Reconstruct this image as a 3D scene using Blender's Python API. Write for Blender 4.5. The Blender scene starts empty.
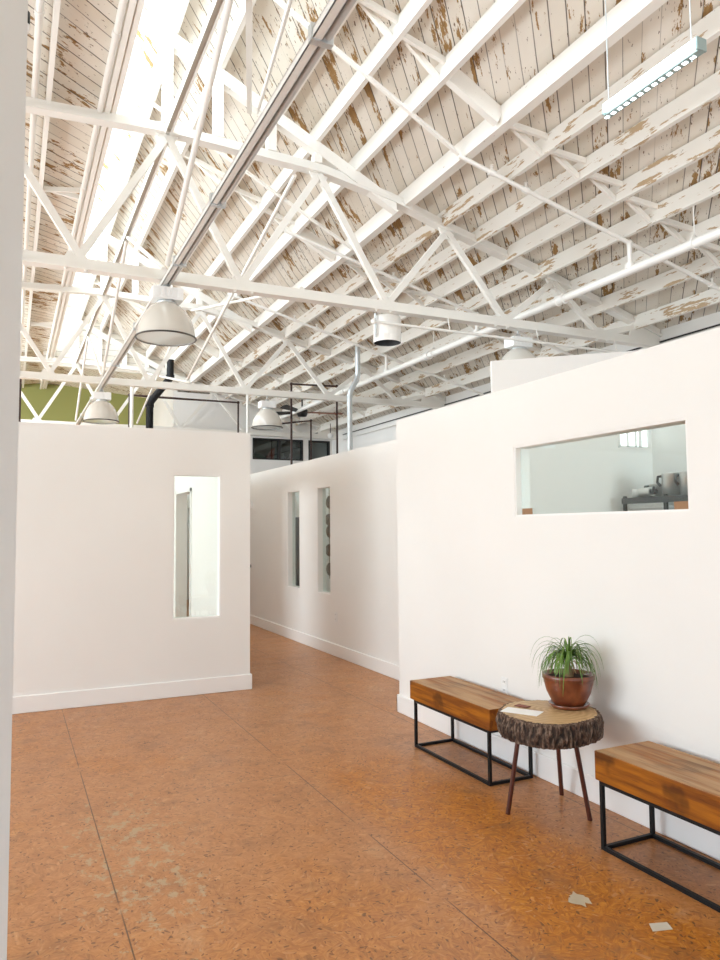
import bpy, math, random
import numpy as np
from mathutils import Vector, Matrix, noise
random.seed(7)
SC = bpy.context.scene
COL = SC.collection

# ------------------------------------------------------------------ helpers
class MB:
    """collects verts / faces, then links them as ONE mesh object"""
    def __init__(self):
        self.v = []; self.f = []; self.s = []; self.m = []
    def add(self, vs, fs, smooth=False, mi=0):
        o = len(self.v)
        self.v += [tuple(p) for p in vs]
        for f in fs:
            self.f.append([i + o for i in f]); self.s.append(smooth); self.m.append(mi)
        return self
    def box(self, a, b, mi=0):
        x0, y0, z0 = a; x1, y1, z1 = b
        vs = [(x0,y0,z0),(x1,y0,z0),(x1,y1,z0),(x0,y1,z0),(x0,y0,z1),(x1,y0,z1),(x1,y1,z1),(x0,y1,z1)]
        return self.add(vs, [(0,3,2,1),(4,5,6,7),(0,1,5,4),(1,2,6,5),(2,3,7,6),(3,0,4,7)], mi=mi)
    def bar(self, p, q, w, h, up=(0,0,1), mi=0):
        """rectangular bar from p to q; w across, h along 'up'"""
        p = Vector(p); q = Vector(q); d = (q - p).normalized(); u = Vector(up)
        s = d.cross(u)
        if s.length < 1e-4: s = d.cross(Vector((1,0,0)))
        s.normalize(); u = s.cross(d).normalized()
        vs = []
        for c in (p, q):
            for a, b in ((-1,-1),(1,-1),(1,1),(-1,1)):
                vs.append(c + s*(a*w/2) + u*(b*h/2))
        return self.add(vs, [(3,2,1,0),(4,5,6,7),(0,1,5,4),(1,2,6,5),(2,3,7,6),(3,0,4,7)], mi=mi)
    def tube(self, pts, r, n=12, caps=True, mi=0):
        pts = [Vector(p) for p in pts]; k = len(pts)
        rr = r if isinstance(r, (list, tuple)) else [r]*k
        rings = []; prev = None
        for i, p in enumerate(pts):
            if i == 0: d = pts[1]-pts[0]
            elif i == k-1: d = pts[-1]-pts[-2]
            else: d = (pts[i+1]-p).normalized() + (p-pts[i-1]).normalized()
            d.normalize()
            if prev is None:
                a = Vector((0,0,1)) if abs(d.z) < .9 else Vector((1,0,0))
                s = d.cross(a).normalized()
            else:
                s = (prev - d*prev.dot(d)).normalized()
            prev = s; t = d.cross(s)
            rings.append([p + (s*math.cos(2*math.pi*j/n) + t*math.sin(2*math.pi*j/n))*rr[i] for j in range(n)])
        vs = [q for R in rings for q in R]
        fs = [(i*n+j, i*n+(j+1)%n, (i+1)*n+(j+1)%n, (i+1)*n+j) for i in range(k-1) for j in range(n)]
        self.add(vs, fs, True, mi)
        if caps:
            self.add(rings[0], [tuple(range(n))[::-1]], False, mi); self.add(rings[-1], [tuple(range(n))], False, mi)
        return self
    def lathe(self, prof, n=40, c=(0,0,0), mi=0, smooth=True):
        """profile [(r,z)...] about the z axis at c"""
        k = len(prof); vs = []
        for r, z in prof:
            for j in range(n):
                a = 2*math.pi*j/n
                vs.append((c[0]+r*math.cos(a), c[1]+r*math.sin(a), c[2]+z))
        fs = [(i*n+j, i*n+(j+1)%n, (i+1)*n+(j+1)%n, (i+1)*n+j) for i in range(k-1) for j in range(n)]
        return self.add(vs, fs, smooth, mi)
    def prism_y(self, poly, y0, y1, mi=0):
        """polygon of (x,z) swept along y"""
        n = len(poly)
        vs = [(x,y0,z) for x,z in poly] + [(x,y1,z) for x,z in poly]
        fs = [tuple(range(n)), tuple(range(n,2*n))[::-1]] + [(i, i+n, (i+1)%n+n, (i+1)%n) for i in range(n)]
        return self.add(vs, fs, mi=mi)
    def prism_z(self, poly, z0, z1, mi=0):
        n = len(poly)
        vs = [(x,y,z0) for x,y in poly] + [(x,y,z1) for x,y in poly]
        fs = [tuple(range(n))[::-1], tuple(range(n,2*n))] + [(i, (i+1)%n, (i+1)%n+n, i+n) for i in range(n)]
        return self.add(vs, fs, mi=mi)
    def sphere(self, c, r, nu=16, nv=10, sc=(1,1,1), mi=0):
        prof = [(max(1e-4, r*math.sin(math.pi*i/nv)), -r*math.cos(math.pi*i/nv)) for i in range(nv+1)]
        o = len(self.v); self.lathe(prof, nu, (0,0,0), mi)
        for i in range(o, len(self.v)):
            x,y,z = self.v[i]; self.v[i] = (c[0]+x*sc[0], c[1]+y*sc[1], c[2]+z*sc[2])
        return self
    def build(self, name, mats, parent=None, kind=None, loc=None):
        me = bpy.data.meshes.new(name)
        off = Vector(loc) if loc is not None else None
        vs = [tuple(Vector(p)-off) for p in self.v] if off is not None else self.v
        me.from_pydata(vs, [], self.f); me.update()
        if not isinstance(mats, (list, tuple)): mats = [mats]
        for m in mats: me.materials.append(m)
        me.polygons.foreach_set('use_smooth', self.s)
        me.polygons.foreach_set('material_index', self.m)
        # consistent outward normals
        import bmesh
        bm = bmesh.new(); bm.from_mesh(me); bmesh.ops.recalc_face_normals(bm, faces=bm.faces); bm.to_mesh(me); bm.free()
        o = bpy.data.objects.new(name, me); COL.objects.link(o)
        if off is not None: o.location = off
        if parent is not None:
            o.parent = parent
            if off is None: o.location = -Vector(parent.get('_o', (0,0,0)))
            else: o.location = off - Vector(parent.get('_o', (0,0,0)))
        if kind: o['kind'] = kind
        return o

def tag(o, label, cat, group=None):
    o['label'] = label; o['category'] = cat
    if group: o['group'] = group
    return o
def thing(name, label, cat, loc=(0,0,0), group=None):
    """an Empty at the base of a thing; its parts are built in world coordinates and parented to it"""
    o = bpy.data.objects.new(name, None); COL.objects.link(o)
    o.location = loc; o['_o'] = tuple(loc); o.empty_display_size = .05
    return tag(o, label, cat, group)
def dup(root, loc, label, group=None):
    r = root.copy(); COL.objects.link(r); r.location = loc; r['label'] = label
    if group: r['group'] = group
    for ch in list(root.children):
        c = ch.copy(); COL.objects.link(c); c.parent = r
        for g in ch.children:
            d = g.copy(); COL.objects.link(d); d.parent = c
    return r
def bevel(o, w, n=2):
    m = o.modifiers.new('bevel', 'BEVEL'); m.width = w; m.segments = n; m.limit_method = 'ANGLE'; m.angle_limit = math.radians(40)
    return o
ORD = ['first','second','third','fourth','fifth','sixth','seventh','eighth','ninth','tenth','eleventh','twelfth']

# ------------------------------------------------------------------ materials
def mat(name):
    m = bpy.data.materials.new(name); m.use_nodes = True
    nt = m.node_tree; b = nt.nodes['Principled BSDF']
    return m, nt, b
def simple(name, col, rough=.5, metal=0, spec=.5, coat=0, **kw):
    m, nt, b = mat(name)
    b.inputs['Base Color'].default_value = (*col, 1); b.inputs['Roughness'].default_value = rough
    b.inputs['Metallic'].default_value = metal; b.inputs['Specular IOR Level'].default_value = spec
    b.inputs['Coat Weight'].default_value = coat
    return m
class N:
    """small node-graph writer"""
    def __init__(self, nt): self.nt = nt
    def n(self, t, ins=None, **kw):
        x = self.nt.nodes.new(t)
        for k, v in kw.items(): setattr(x, k, v)
        for k, v in (ins or {}).items():
            if isinstance(v, bpy.types.NodeSocket): self.nt.links.new(v, x.inputs[k])
            else: x.inputs[k].default_value = v
        return x
    def math(self, op, a, b=0., c=0.): return self.n('ShaderNodeMath', {0:a,1:b,2:c}, operation=op).outputs[0]
    def ramp(self, f, stops):
        r = self.n('ShaderNodeValToRGB', {0:f}); e = r.color_ramp.elements
        while len(e) < len(stops): e.new(.5)
        for k, (p, c) in zip(e, stops): k.position = p; k.color = (c if len(c)==4 else (*c,1))
        return r.outputs[0]
    def smooth(self, x, a, b):
        return self.n('ShaderNodeMapRange', {0:x,1:a,2:b,3:0.,4:1.}, interpolation_type='SMOOTHSTEP').outputs[0]
    def mix(self, f, a, b):
        x = self.nt.nodes.new('ShaderNodeMix'); x.data_type = 'RGBA'
        for i, v in ((0,f),(6,a),(7,b)):
            if isinstance(v, bpy.types.NodeSocket): self.nt.links.new(v, x.inputs[i])
            else: x.inputs[i].default_value = v if not isinstance(v, tuple) or len(v)==4 else (*v,1)
        return x.outputs[2]
    def noise(self, vec, scale, detail=3., rough=.5, out=0):
        return self.n('ShaderNodeTexNoise', {'Vector':vec,'Scale':scale,'Detail':detail,'Roughness':rough}).outputs[out]
    def scale(self, vec, s): return self.n('ShaderNodeMapping', {0:vec,3:s}).outputs[0]
    def comb(self, x, y, z): return self.n('ShaderNodeCombineXYZ', {0:x,1:y,2:z}).outputs[0]

def wall_paint(name, col, rough=.55):
    m, nt, b = mat(name); g = N(nt)
    pos = g.n('ShaderNodeNewGeometry').outputs['Position']
    n1 = g.noise(pos, .9, 4.)
    c = g.mix(g.smooth(n1, .3, .75), tuple(x*.965 for x in col), col)
    nt.links.new(c, b.inputs['Base Color']); b.inputs['Roughness'].default_value = rough
    bp = g.n('ShaderNodeBump', {'Height': g.noise(pos, 160., 2.), 'Strength': .05, 'Distance': .003})
    nt.links.new(bp.outputs[0], b.inputs['Normal'])
    return m
WALL = wall_paint('white_wall_paint', (.86,.845,.82))
TRIM = simple('white_gloss_trim', (.875,.865,.85), .32)
STEEL = wall_paint('white_painted_steel', (.81,.785,.735), .38)
GREENWALL = wall_paint('olive_wall_paint', (.27,.28,.085))

def plank_mat(name, diag=True, peel=1.0, dark=1.0):
    """old painted sheathing boards: dark joints, flaking paint, bare wood showing"""
    m, nt, b = mat(name); g = N(nt)
    sep = g.n('ShaderNodeSeparateXYZ', {0: g.n('ShaderNodeNewGeometry').outputs['Position']})
    X, Y, Z = sep.outputs
    if diag:
        u = g.math('MULTIPLY', g.math('SUBTRACT', X, Y), .7071); v = g.math('MULTIPLY', g.math('ADD', X, Y), .7071)
    else:
        u = Z; v = g.math('ADD', X, Y)
    W = .138
    t = g.math('DIVIDE', u, W); idx = g.math('FLOOR', t); fr = g.math('FRACT', t)
    rnd = g.n('ShaderNodeTexWhiteNoise', {1: idx}, noise_dimensions='1D').outputs[0]
    rnd2 = g.n('ShaderNodeTexWhiteNoise', {1: g.math('ADD', idx, 37.3)}, noise_dimensions='1D').outputs[0]
    edge = g.math('MINIMUM', fr, g.math('SUBTRACT', 1., fr))
    wob = g.math('MULTIPLY', g.noise(g.comb(g.math('MULTIPLY', idx, 3.1), g.math('MULTIPLY', v, 4.), 0.), 1., 3.), .045)
    gap = g.math('SUBTRACT', 1., g.smooth(edge, .016, g.math('ADD', .030, wob)))
    gap = g.math('MULTIPLY', gap, g.smooth(g.math('ADD', rnd2, g.math('MULTIPLY', g.noise(g.comb(idx, v, 3.), .9, 2.), .6)), .3, .7))
    # coordinates stretched along the board, shifted per board
    vs = g.math('ADD', v, g.math('MULTIPLY', rnd, 40.))
    p = g.comb(g.math('MULTIPLY', u, 6.5), g.math('MULTIPLY', vs, 1.5), 0.)
    area = g.noise(g.comb(X, Y, 0.), .55, 2.)
    big = g.noise(p, 1., 7., .70)
    thr = g.math('SUBTRACT', g.math('SUBTRACT', .715, g.math('MULTIPLY', area, .24*peel)), g.math('MULTIPLY', rnd2, .05*peel))
    bare = g.smooth(g.math('SUBTRACT', big, thr), 0., .018)
    p2 = g.comb(g.math('MULTIPLY', u, 42.), g.math('MULTIPLY', vs, 11.), 5.)
    chip = g.smooth(g.math('ADD', g.noise(p2, 1., 4., .62), g.math('MULTIPLY', area, .20*peel)), .735, .755)
    wood = g.mix(g.noise(g.comb(g.math('MULTIPLY', u, 60.), g.math('MULTIPLY', vs, 2.), 0.), 1., 3.), (.17,.085,.025), (.47,.29,.11))
    paint = g.mix(rnd, (.72,.67,.585), (.80,.76,.69))
    paint = g.mix(g.math('MULTIPLY', g.smooth(g.noise(p, .6, 4.), .45, .8), .35), paint, (.62,.54,.43))
    c = g.mix(bare, paint, wood)
    c = g.mix(chip, c, (.13,.075,.035))
    c = g.mix(g.math('MULTIPLY', gap, .95*dark), c, (.05,.032,.02))
    nt.links.new(c, b.inputs['Base Color'])
    nt.links.new(g.math('ADD', .5, g.math('MULTIPLY', bare, .3)), b.inputs['Roughness'])
    h = g.math('SUBTRACT', 1., g.math('ADD', g.math('MULTIPLY', bare, .4), gap))
    nt.links.new(g.n('ShaderNodeBump', {'Height':h,'Strength':.5,'Distance':.004}).outputs[0], b.inputs['Normal'])
    return m
PLANK = plank_mat('peeling_painted_boards', peel=1.0)
PLANKCLEAN = plank_mat('painted_boards', peel=.95, dark=.95)
BOARDWALL = plank_mat('painted_wall_boards', diag=False, peel=.3, dark=.7)

def beam_mat(name, peel):
    m, nt, b = mat(name); g = N(nt)
    sep = g.n('ShaderNodeSeparateXYZ', {0: g.n('ShaderNodeNewGeometry').outputs['Position']})
    X, Y, Z = sep.outputs
    p = g.comb(g.math('MULTIPLY', X, 14.), g.math('MULTIPLY', Y, 2.3), g.math('MULTIPLY', Z, 14.))
    big = g.noise(p, 1., 6., .65)
    area = g.noise(g.comb(X, g.math('MULTIPLY', Y, .6), 4.), 1., 2.)
    bare = g.smooth(g.math('ADD', big, g.math('MULTIPLY', area, .28*peel)), .80-.085*peel, .82-.085*peel)
    chip = g.smooth(g.noise(g.comb(g.math('MULTIPLY', X, 50.), g.math('MULTIPLY', Y, 14.), g.math('MULTIPLY', Z, 50.)), 1., 3.), .73, .76)
    c = g.mix(g.noise(p, .3, 3.), (.82,.79,.73), (.88,.86,.815))
    c = g.mix(bare, c, (.50,.36,.22)); c = g.mix(g.math('MULTIPLY', chip, .8), c, (.20,.12,.07))
    nt.links.new(c, b.inputs['Base Color']); b.inputs['Roughness'].default_value = .5
    nt.links.new(g.n('ShaderNodeBump', {'Height':bare,'Strength':-.4,'Distance':.003}).outputs[0], b.inputs['Normal'])
    return m
BEAM = beam_mat('white_painted_timber', .25)
BEAMPEEL = beam_mat('peeling_white_timber', 1.0)

def floor_mat():
    m, nt, b = mat('sealed_strand_board_floor'); g = N(nt)
    pos = g.n('ShaderNodeNewGeometry').outputs['Position']
    X, Y, Z = g.n('ShaderNodeSeparateXYZ', {0: pos}).outputs
    warp = g.n('ShaderNodeVectorMath', {0: pos, 1: g.n('ShaderNodeVectorMath', {0: g.noise(pos, 7., 2., out=1), 3: .06}, operation='SCALE').outputs[0]}, operation='ADD').outputs[0]
    # strands: each cell picks its own direction
    vor = g.n('ShaderNodeTexVoronoi', {'Vector': warp, 'Scale': 24.}, voronoi_dimensions='2D')
    cr = g.n('ShaderNodeSeparateColor', {0: vor.outputs['Color']}).outputs
    rot = g.n('ShaderNodeVectorRotate', {'Vector': pos, 'Angle': g.math('MULTIPLY', cr[0], 6.283)}, rotation_type='Z_AXIS').outputs[0]
    st = g.noise(g.scale(rot, (90., 9., 1.)), 1., 3., .6)
    vor2 = g.n('ShaderNodeTexVoronoi', {'Vector': warp, 'Scale': 60.}, voronoi_dimensions='2D')
    cr2 = g.n('ShaderNodeSeparateColor', {0: vor2.outputs['Color']}).outputs
    rot2 = g.n('ShaderNodeVectorRotate', {'Vector': pos, 'Angle': g.math('MULTIPLY', cr2[1], 6.283)}, rotation_type='Z_AXIS').outputs[0]
    fleck = g.noise(g.scale(rot2, (55., 7., 1.)), 1., 2., .5)
    tone = g.math('ADD', g.math('MULTIPLY', st, .80), g.math('MULTIPLY', g.math('ADD', cr[1], cr2[0]), .10))
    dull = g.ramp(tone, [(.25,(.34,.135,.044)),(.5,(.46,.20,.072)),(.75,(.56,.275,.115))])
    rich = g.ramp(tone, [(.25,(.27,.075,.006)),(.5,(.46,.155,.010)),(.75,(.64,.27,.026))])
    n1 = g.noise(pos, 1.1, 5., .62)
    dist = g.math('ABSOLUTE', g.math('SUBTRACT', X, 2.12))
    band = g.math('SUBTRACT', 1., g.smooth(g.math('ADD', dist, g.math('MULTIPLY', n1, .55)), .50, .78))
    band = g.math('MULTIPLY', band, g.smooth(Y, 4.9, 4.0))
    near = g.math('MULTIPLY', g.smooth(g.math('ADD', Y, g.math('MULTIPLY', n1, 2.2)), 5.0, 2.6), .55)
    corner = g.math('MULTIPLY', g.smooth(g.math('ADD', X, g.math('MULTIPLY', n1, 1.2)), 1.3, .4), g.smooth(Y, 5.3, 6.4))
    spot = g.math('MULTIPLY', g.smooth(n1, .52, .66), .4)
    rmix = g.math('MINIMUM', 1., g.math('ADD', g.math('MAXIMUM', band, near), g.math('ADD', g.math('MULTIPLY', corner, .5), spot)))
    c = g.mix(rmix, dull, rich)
    n3 = g.noise(pos, 2.6, 7., .72)
    c = g.mix(g.math('MULTIPLY', g.smooth(n3, .50, .70), .55), c, (.23,.095,.030))
    c = g.mix(g.math('MULTIPLY', g.smooth(n3, .44, .28), .45), c, (.60,.36,.19))
    big = g.noise(g.scale(rot, (26.,5.,1.)), 1., 2., .5)
    c = g.mix(g.math('MULTIPLY', g.smooth(big, .62, .70), .38), c, (.17,.07,.025))
    c = g.mix(g.math('MULTIPLY', g.smooth(big, .38, .30), .30), c, (.66,.38,.19))
    c = g.mix(g.math('MULTIPLY', g.smooth(fleck, .61, .67), .8), c, (.12,.05,.02))
    c = g.mix(g.math('MULTIPLY', g.smooth(g.noise(g.scale(rot, (70.,12.,1.)), 1., 2.), .68, .74), .5), c, (.62,.38,.20))
    # bare worn patches along one joint
    dx = g.math('ABSOLUTE', g.math('SUBTRACT', X, .56)); dy = g.math('ABSOLUTE', g.math('SUBTRACT', Y, 3.7))
    zone = g.math('MULTIPLY', g.smooth(dx, .55, .08), g.smooth(dy, 1.3, .4))
    wear = g.smooth(g.math('ADD', g.noise(g.scale(pos, (5.,3.4,1.)), 3.2, 7., .75), g.math('MULTIPLY', zone, .15)), .67, .71)
    c = g.mix(g.math('MULTIPLY', wear, .75), c, (.47,.37,.24))
    # joints between the sheets every 1.22 m, plus staggered cross joints
    jx = g.math('DIVIDE', g.math('SUBTRACT', X, .435), 1.222); col = g.math('FLOOR', jx); fx = g.math('FRACT', jx)
    ex = g.math('MULTIPLY', g.math('MINIMUM', fx, g.math('SUBTRACT', 1., fx)), 1.222)
    off = g.math('MULTIPLY', g.math('MODULO', g.math('ABSOLUTE', col), 2.), 1.22)
    fy = g.math('FRACT', g.math('DIVIDE', g.math('ADD', g.math('ADD', Y, off), .45), 2.44))
    ey = g.math('MULTIPLY', g.math('MINIMUM', fy, g.math('SUBTRACT', 1., fy)), 2.44)
    brk = g.smooth(g.noise(pos, 2.4, 3.), .34, .5)
    j = g.math('SUBTRACT', 1., g.smooth(ex, .0012, .0045))
    j2 = g.math('MULTIPLY', g.math('SUBTRACT', 1., g.smooth(ey, .001, .005)), .45)
    joint = g.math('MULTIPLY', g.math('MAXIMUM', j, j2), brk)
    c = g.mix(g.math('MULTIPLY', joint, .85), c, (.075,.04,.02))
    nt.links.new(c, b.inputs['Base Color'])
    r = g.math('ADD', .30, g.math('MULTIPLY', g.noise(pos, 5., 4.), .18))
    r = g.math('ADD', r, g.math('MULTIPLY', wear, .25))
    nt.links.new(r, b.inputs['Roughness']); b.inputs['Specular IOR Level'].default_value = .5
    h = g.math('ADD', g.math('MULTIPLY', st, .3), g.math('SUBTRACT', g.math('MULTIPLY', fleck, .15), joint))
    nt.links.new(g.n('ShaderNodeBump', {'Height':h,'Strength':.12,'Distance':.003}).outputs[0], b.inputs['Normal'])
    return m
FLOOR = floor_mat()

def wood_mat(name, c0, c1, cw, axis='y', wear=.5):
    """sawn timber: grain along one axis, seat top worn paler"""
    m, nt, b = mat(name); g = N(nt)
    tc = g.n('ShaderNodeTexCoord').outputs['Object']
    x, y, z = g.n('ShaderNodeSeparateXYZ', {0: tc}).outputs
    p = g.comb(g.math('MULTIPLY', x, 26.), g.math('MULTIPLY', y, 2.2), g.math('MULTIPLY', z, 26.))
    n1 = g.noise(p, 1., 5., .6); n2 = g.noise(tc, 5., 3.)
    fine = g.noise(g.comb(g.math('MULTIPLY', x, 120.), g.math('MULTIPLY', y, 5.), g.math('MULTIPLY', z, 120.)), 1., 2.)
    c = g.mix(g.smooth(n1, .3, .7), c0, c1)
    c = g.mix(g.math('MULTIPLY', g.smooth(n2, .54, .66), .7), c, tuple(v*.35 for v in c0))
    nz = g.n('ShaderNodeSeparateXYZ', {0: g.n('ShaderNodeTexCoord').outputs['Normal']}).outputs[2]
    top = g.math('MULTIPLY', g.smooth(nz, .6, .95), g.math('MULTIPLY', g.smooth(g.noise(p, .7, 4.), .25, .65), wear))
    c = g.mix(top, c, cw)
    c = g.mix(g.math('MULTIPLY', g.smooth(fine, .62, .72), .5), c, tuple(v*.4 for v in c0))
    nt.links.new(c, b.inputs['Base Color']); b.inputs['Roughness'].default_value = .5; b.inputs['Specular IOR Level'].default_value = .25
    nt.links.new(g.n('ShaderNodeBump', {'Height': g.math('ADD', n1, fine), 'Strength':.25,'Distance':.004}).outputs[0], b.inputs['Normal'])
    return m
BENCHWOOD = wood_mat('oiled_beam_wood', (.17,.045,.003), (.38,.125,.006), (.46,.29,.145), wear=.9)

def bark_mat():
    m, nt, b = mat('rough_bark'); g = N(nt)
    tc = g.n('ShaderNodeTexCoord').outputs['Object']
    n1 = g.noise(g.scale(tc, (1.,1.,.28)), 60., 5., .7)
    pt = g.n('ShaderNodeNewGeometry').outputs['Pointiness']
    c = g.ramp(n1, [(.30,(.020,.010,.007)),(.48,(.085,.045,.028)),(.66,(.30,.21,.15))])
    c = g.mix(g.smooth(pt, .47, .53), (.02,.011,.007), c)
    nt.links.new(c, b.inputs['Base Color']); b.inputs['Roughness'].default_value = .85
    nt.links.new(g.n('ShaderNodeBump', {'Height':n1,'Strength':.7,'Distance':.01}).outputs[0], b.inputs['Normal'])
    return m
BARK = bark_mat()
def ring_mat():
    m, nt, b = mat('sawn_log_top'); g = N(nt)
    tc = g.n('ShaderNodeTexCoord').outputs['Object']
    wv = g.n('ShaderNodeTexWave', {'Vector': tc, 'Scale': 9., 'Distortion': 5., 'Detail': 3., 'Detail Scale': 1.2}, wave_type='RINGS', rings_direction='Z').outputs['Fac']
    c = g.mix(wv, (.46,.29,.13), (.58,.39,.20))
    c = g.mix(g.smooth(g.noise(tc, 9., 5.), .5, .75), c, (.33,.19,.08))
    nt.links.new(c, b.inputs['Base Color']); b.inputs['Roughness'].default_value = .5
    return m
RINGS = ring_mat()
BLACK = simple('black_steel', (.006,.006,.007), .5, 0, .3)
REDLEG = simple('dark_red_steel_rod', (.085,.022,.014), .38, .1, coat=.3)
def terracotta():
    m, nt, b = mat('glazed_terracotta'); g = N(nt)
    tc = g.n('ShaderNodeTexCoord').outputs['Object']
    c = g.mix(g.smooth(g.noise(g.scale(tc,(1,1,.5)), 14., 5.), .35, .7), (.13,.028,.010), (.27,.075,.026))
    nt.links.new(c, b.inputs['Base Color']); b.inputs['Roughness'].default_value = .28
    b.inputs['Coat Weight'].default_value = .4
    return m
POT = terracotta()
SOIL = simple('potting_soil', (.06,.035,.02), .95)
def leaf_mat():
    m, nt, b = mat('ponytail_leaf'); g = N(nt)
    tc = g.n('ShaderNodeTexCoord').outputs['Object']
    c = g.mix(g.noise(tc, 16., 3.), (.05,.13,.012), (.19,.32,.05))
    nt.links.new(c, b.inputs['Base Color']); b.inputs['Roughness'].default_value = .4
    return m
LEAF = leaf_mat()
DRYLEAF = simple('dry_leaf', (.36,.25,.11), .7)
STEM = simple('woody_stem', (.27,.17,.08), .8)
PAPER = simple('white_paper', (.88,.88,.87), .6)
RUST = simple('rust_red_card', (.22,.05,.02), .6)
PLASTIC = simple('white_plastic', (.84,.84,.83), .35)
SLOT = simple('dark_slot', (.03,.03,.03), .6)
GALV = simple('galvanised_metal', (.60,.63,.64), .35, .75)
PIPEWHITE = simple('white_painted_pipe', (.86,.84,.80), .28)
CONDUIT = simple('aged_conduit', (.50,.49,.47), .38, .1)
CHANNEL = simple('cream_steel_channel', (.74,.72,.68), .42, .1)
BROWNPIPE = simple('dark_brown_pipe', (.055,.030,.026), .45, .2)
STAINLESS = simple('stainless_steel', (.72,.71,.69), .3, .75)
BLACKPLASTIC = simple('black_plastic', (.012,.012,.012), .4)
CARD = simple('brown_card', (.30,.165,.085), .8)
NAVY = simple('navy_fabric', (.012,.018,.06), .8)
DRIED = simple('dried_brown_leaf', (.14,.075,.04), .8)
CORD = simple('jute_cord', (.35,.27,.18), .9)
MAHOGANY = simple('mahogany_blade', (.25,.07,.02), .35, coat=.4)
DARKFRAME = simple('black_window_frame', (.015,.014,.014), .4)
DARKROOM = simple('dark_interior_paint', (.16,.15,.14), .7)
TAPE = simple('pale_tape', (.60,.56,.47), .5)
SCUFF = simple('scuffed_glue_residue', (.50,.43,.31), .6)
SHELFBLACK = simple('charcoal_shelf', (.03,.03,.033), .5)
GREYBOX = simple('grey_plastic_box', (.50,.50,.50), .4)
def glass_mat(name, tint, refl=1.0):
    m = bpy.data.materials.new(name); m.use_nodes = True; nt = m.node_tree
    nt.nodes.clear(); g = N(nt)
    tr = g.n('ShaderNodeBsdfTransparent', {0: (*tint,1)}); gl = g.n('ShaderNodeBsdfGlossy', {'Color': (.95,1,.98,1), 'Roughness': .015})
    fc = g.n('ShaderNodeLayerWeight', {0: .5}).outputs['Facing']
    f = g.math('MINIMUM', .9, g.math('MULTIPLY', g.math('ADD', .035, g.math('MULTIPLY', g.math('POWER', fc, 5.), .9)), refl))
    mx = g.n('ShaderNodeMixShader', {0: f, 1: tr.outputs[0], 2: gl.outputs[0]})
    o = g.n('ShaderNodeOutputMaterial', {0: mx.outputs[0]})
    return m
GLASS = glass_mat('window_glass', (.90,.95,.94))
DARKGLASS = glass_mat('grey_window_glass', (.62,.66,.66), 1.6)
LAMPGLASS = simple('frosted_lens_glass', (.55,.60,.57), .18)
def shade_mat():
    m, nt, b = mat('milky_acrylic_reflector'); g = N(nt)
    b.inputs['Base Color'].default_value = (.66,.63,.575,1); b.inputs['Roughness'].default_value = .16
    b.inputs['Subsurface Weight'].default_value = 0; b.inputs['Coat Weight'].default_value = .5
    return m
SHADE = shade_mat()
m, nt, b = mat('fluorescent_tube'); TUBE = m
b.inputs['Base Color'].default_value = (1,1,1,1); b.inputs['Emission Color'].default_value = (.86,.97,1,1); b.inputs['Emission Strength'].default_value = 6
m, nt, b = mat('reflection_glow'); GLOWPANE = m
b.inputs['Emission Color'].default_value = (.95,1,1,1); b.inputs['Emission Strength'].default_value = 1.2  # glow stands in for a bright reflection
LOUVRE = simple('grey_green_louvre', (.30,.38,.37), .35, .4)

# ------------------------------------------------------------------ the setting
def S(name, mb, m, parent=None): return mb.build(name, m, parent, kind='structure')
S('floor', MB().box((-5.6,-4.2,-.12), (8.3,22.9,0)), FLOOR)

def panel(axis, c0, c1, u0, u1, v0, v1, holes=()):
    """wall slab: axis 'x' -> plane x in [c0,c1], u=y ; axis 'y' -> u=x ; v=z ; rectangular holes (u0,u1,v0,v1)"""
    us = sorted({u0,u1,*[h[0] for h in holes],*[h[1] for h in holes]}); vs = sorted({v0,v1,*[h[2] for h in holes],*[h[3] for h in holes]})
    us = [u for u in us if u0<=u<=u1]; vs = [v for v in vs if v0<=v<=v1]
    mb = MB()
    P = (lambda c,u,v: (c,u,v)) if axis=='x' else (lambda c,u,v: (u,c,v))
    def solid(i,j):
        if i<0 or j<0 or i>=len(us)-1 or j>=len(vs)-1: return False
        a=(us[i]+us[i+1])/2; b=(vs[j]+vs[j+1])/2
        return not any(h[0]<a<h[1] and h[2]<b<h[3] for h in holes)
    for i in range(len(us)-1):
        for j in range(len(vs)-1):
            if not solid(i,j): continue
            a,b,c,d = us[i],us[i+1],vs[j],vs[j+1]
            for cc in (c0,c1): mb.add([P(cc,a,c),P(cc,b,c),P(cc,b,d),P(cc,a,d)], [(0,1,2,3)])
            if not solid(i-1,j): mb.add([P(c0,a,c),P(c1,a,c),P(c1,a,d),P(c0,a,d)], [(0,1,2,3)])
            if not solid(i+1,j): mb.add([P(c0,b,c),P(c1,b,c),P(c1,b,d),P(c0,b,d)], [(0,1,2,3)])
            if not solid(i,j-1): mb.add([P(c0,a,c),P(c1,a,c),P(c1,b,c),P(c0,b,c)], [(0,1,2,3)])
            if not solid(i,j+1): mb.add([P(c0,a,d),P(c1,a,d),P(c1,b,d),P(c0,b,d)], [(0,1,2,3)])
    # weld
    return mb
def weld(o):
    import bmesh
    bm = bmesh.new(); bm.from_mesh(o.data); bmesh.ops.remove_doubles(bm, verts=bm.verts, dist=1e-4)
    bmesh.ops.recalc_face_normals(bm, faces=bm.faces); bm.to_mesh(o.data); bm.free(); return o
XR, XM, YL = 2.973, 3.585, 6.943
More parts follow.
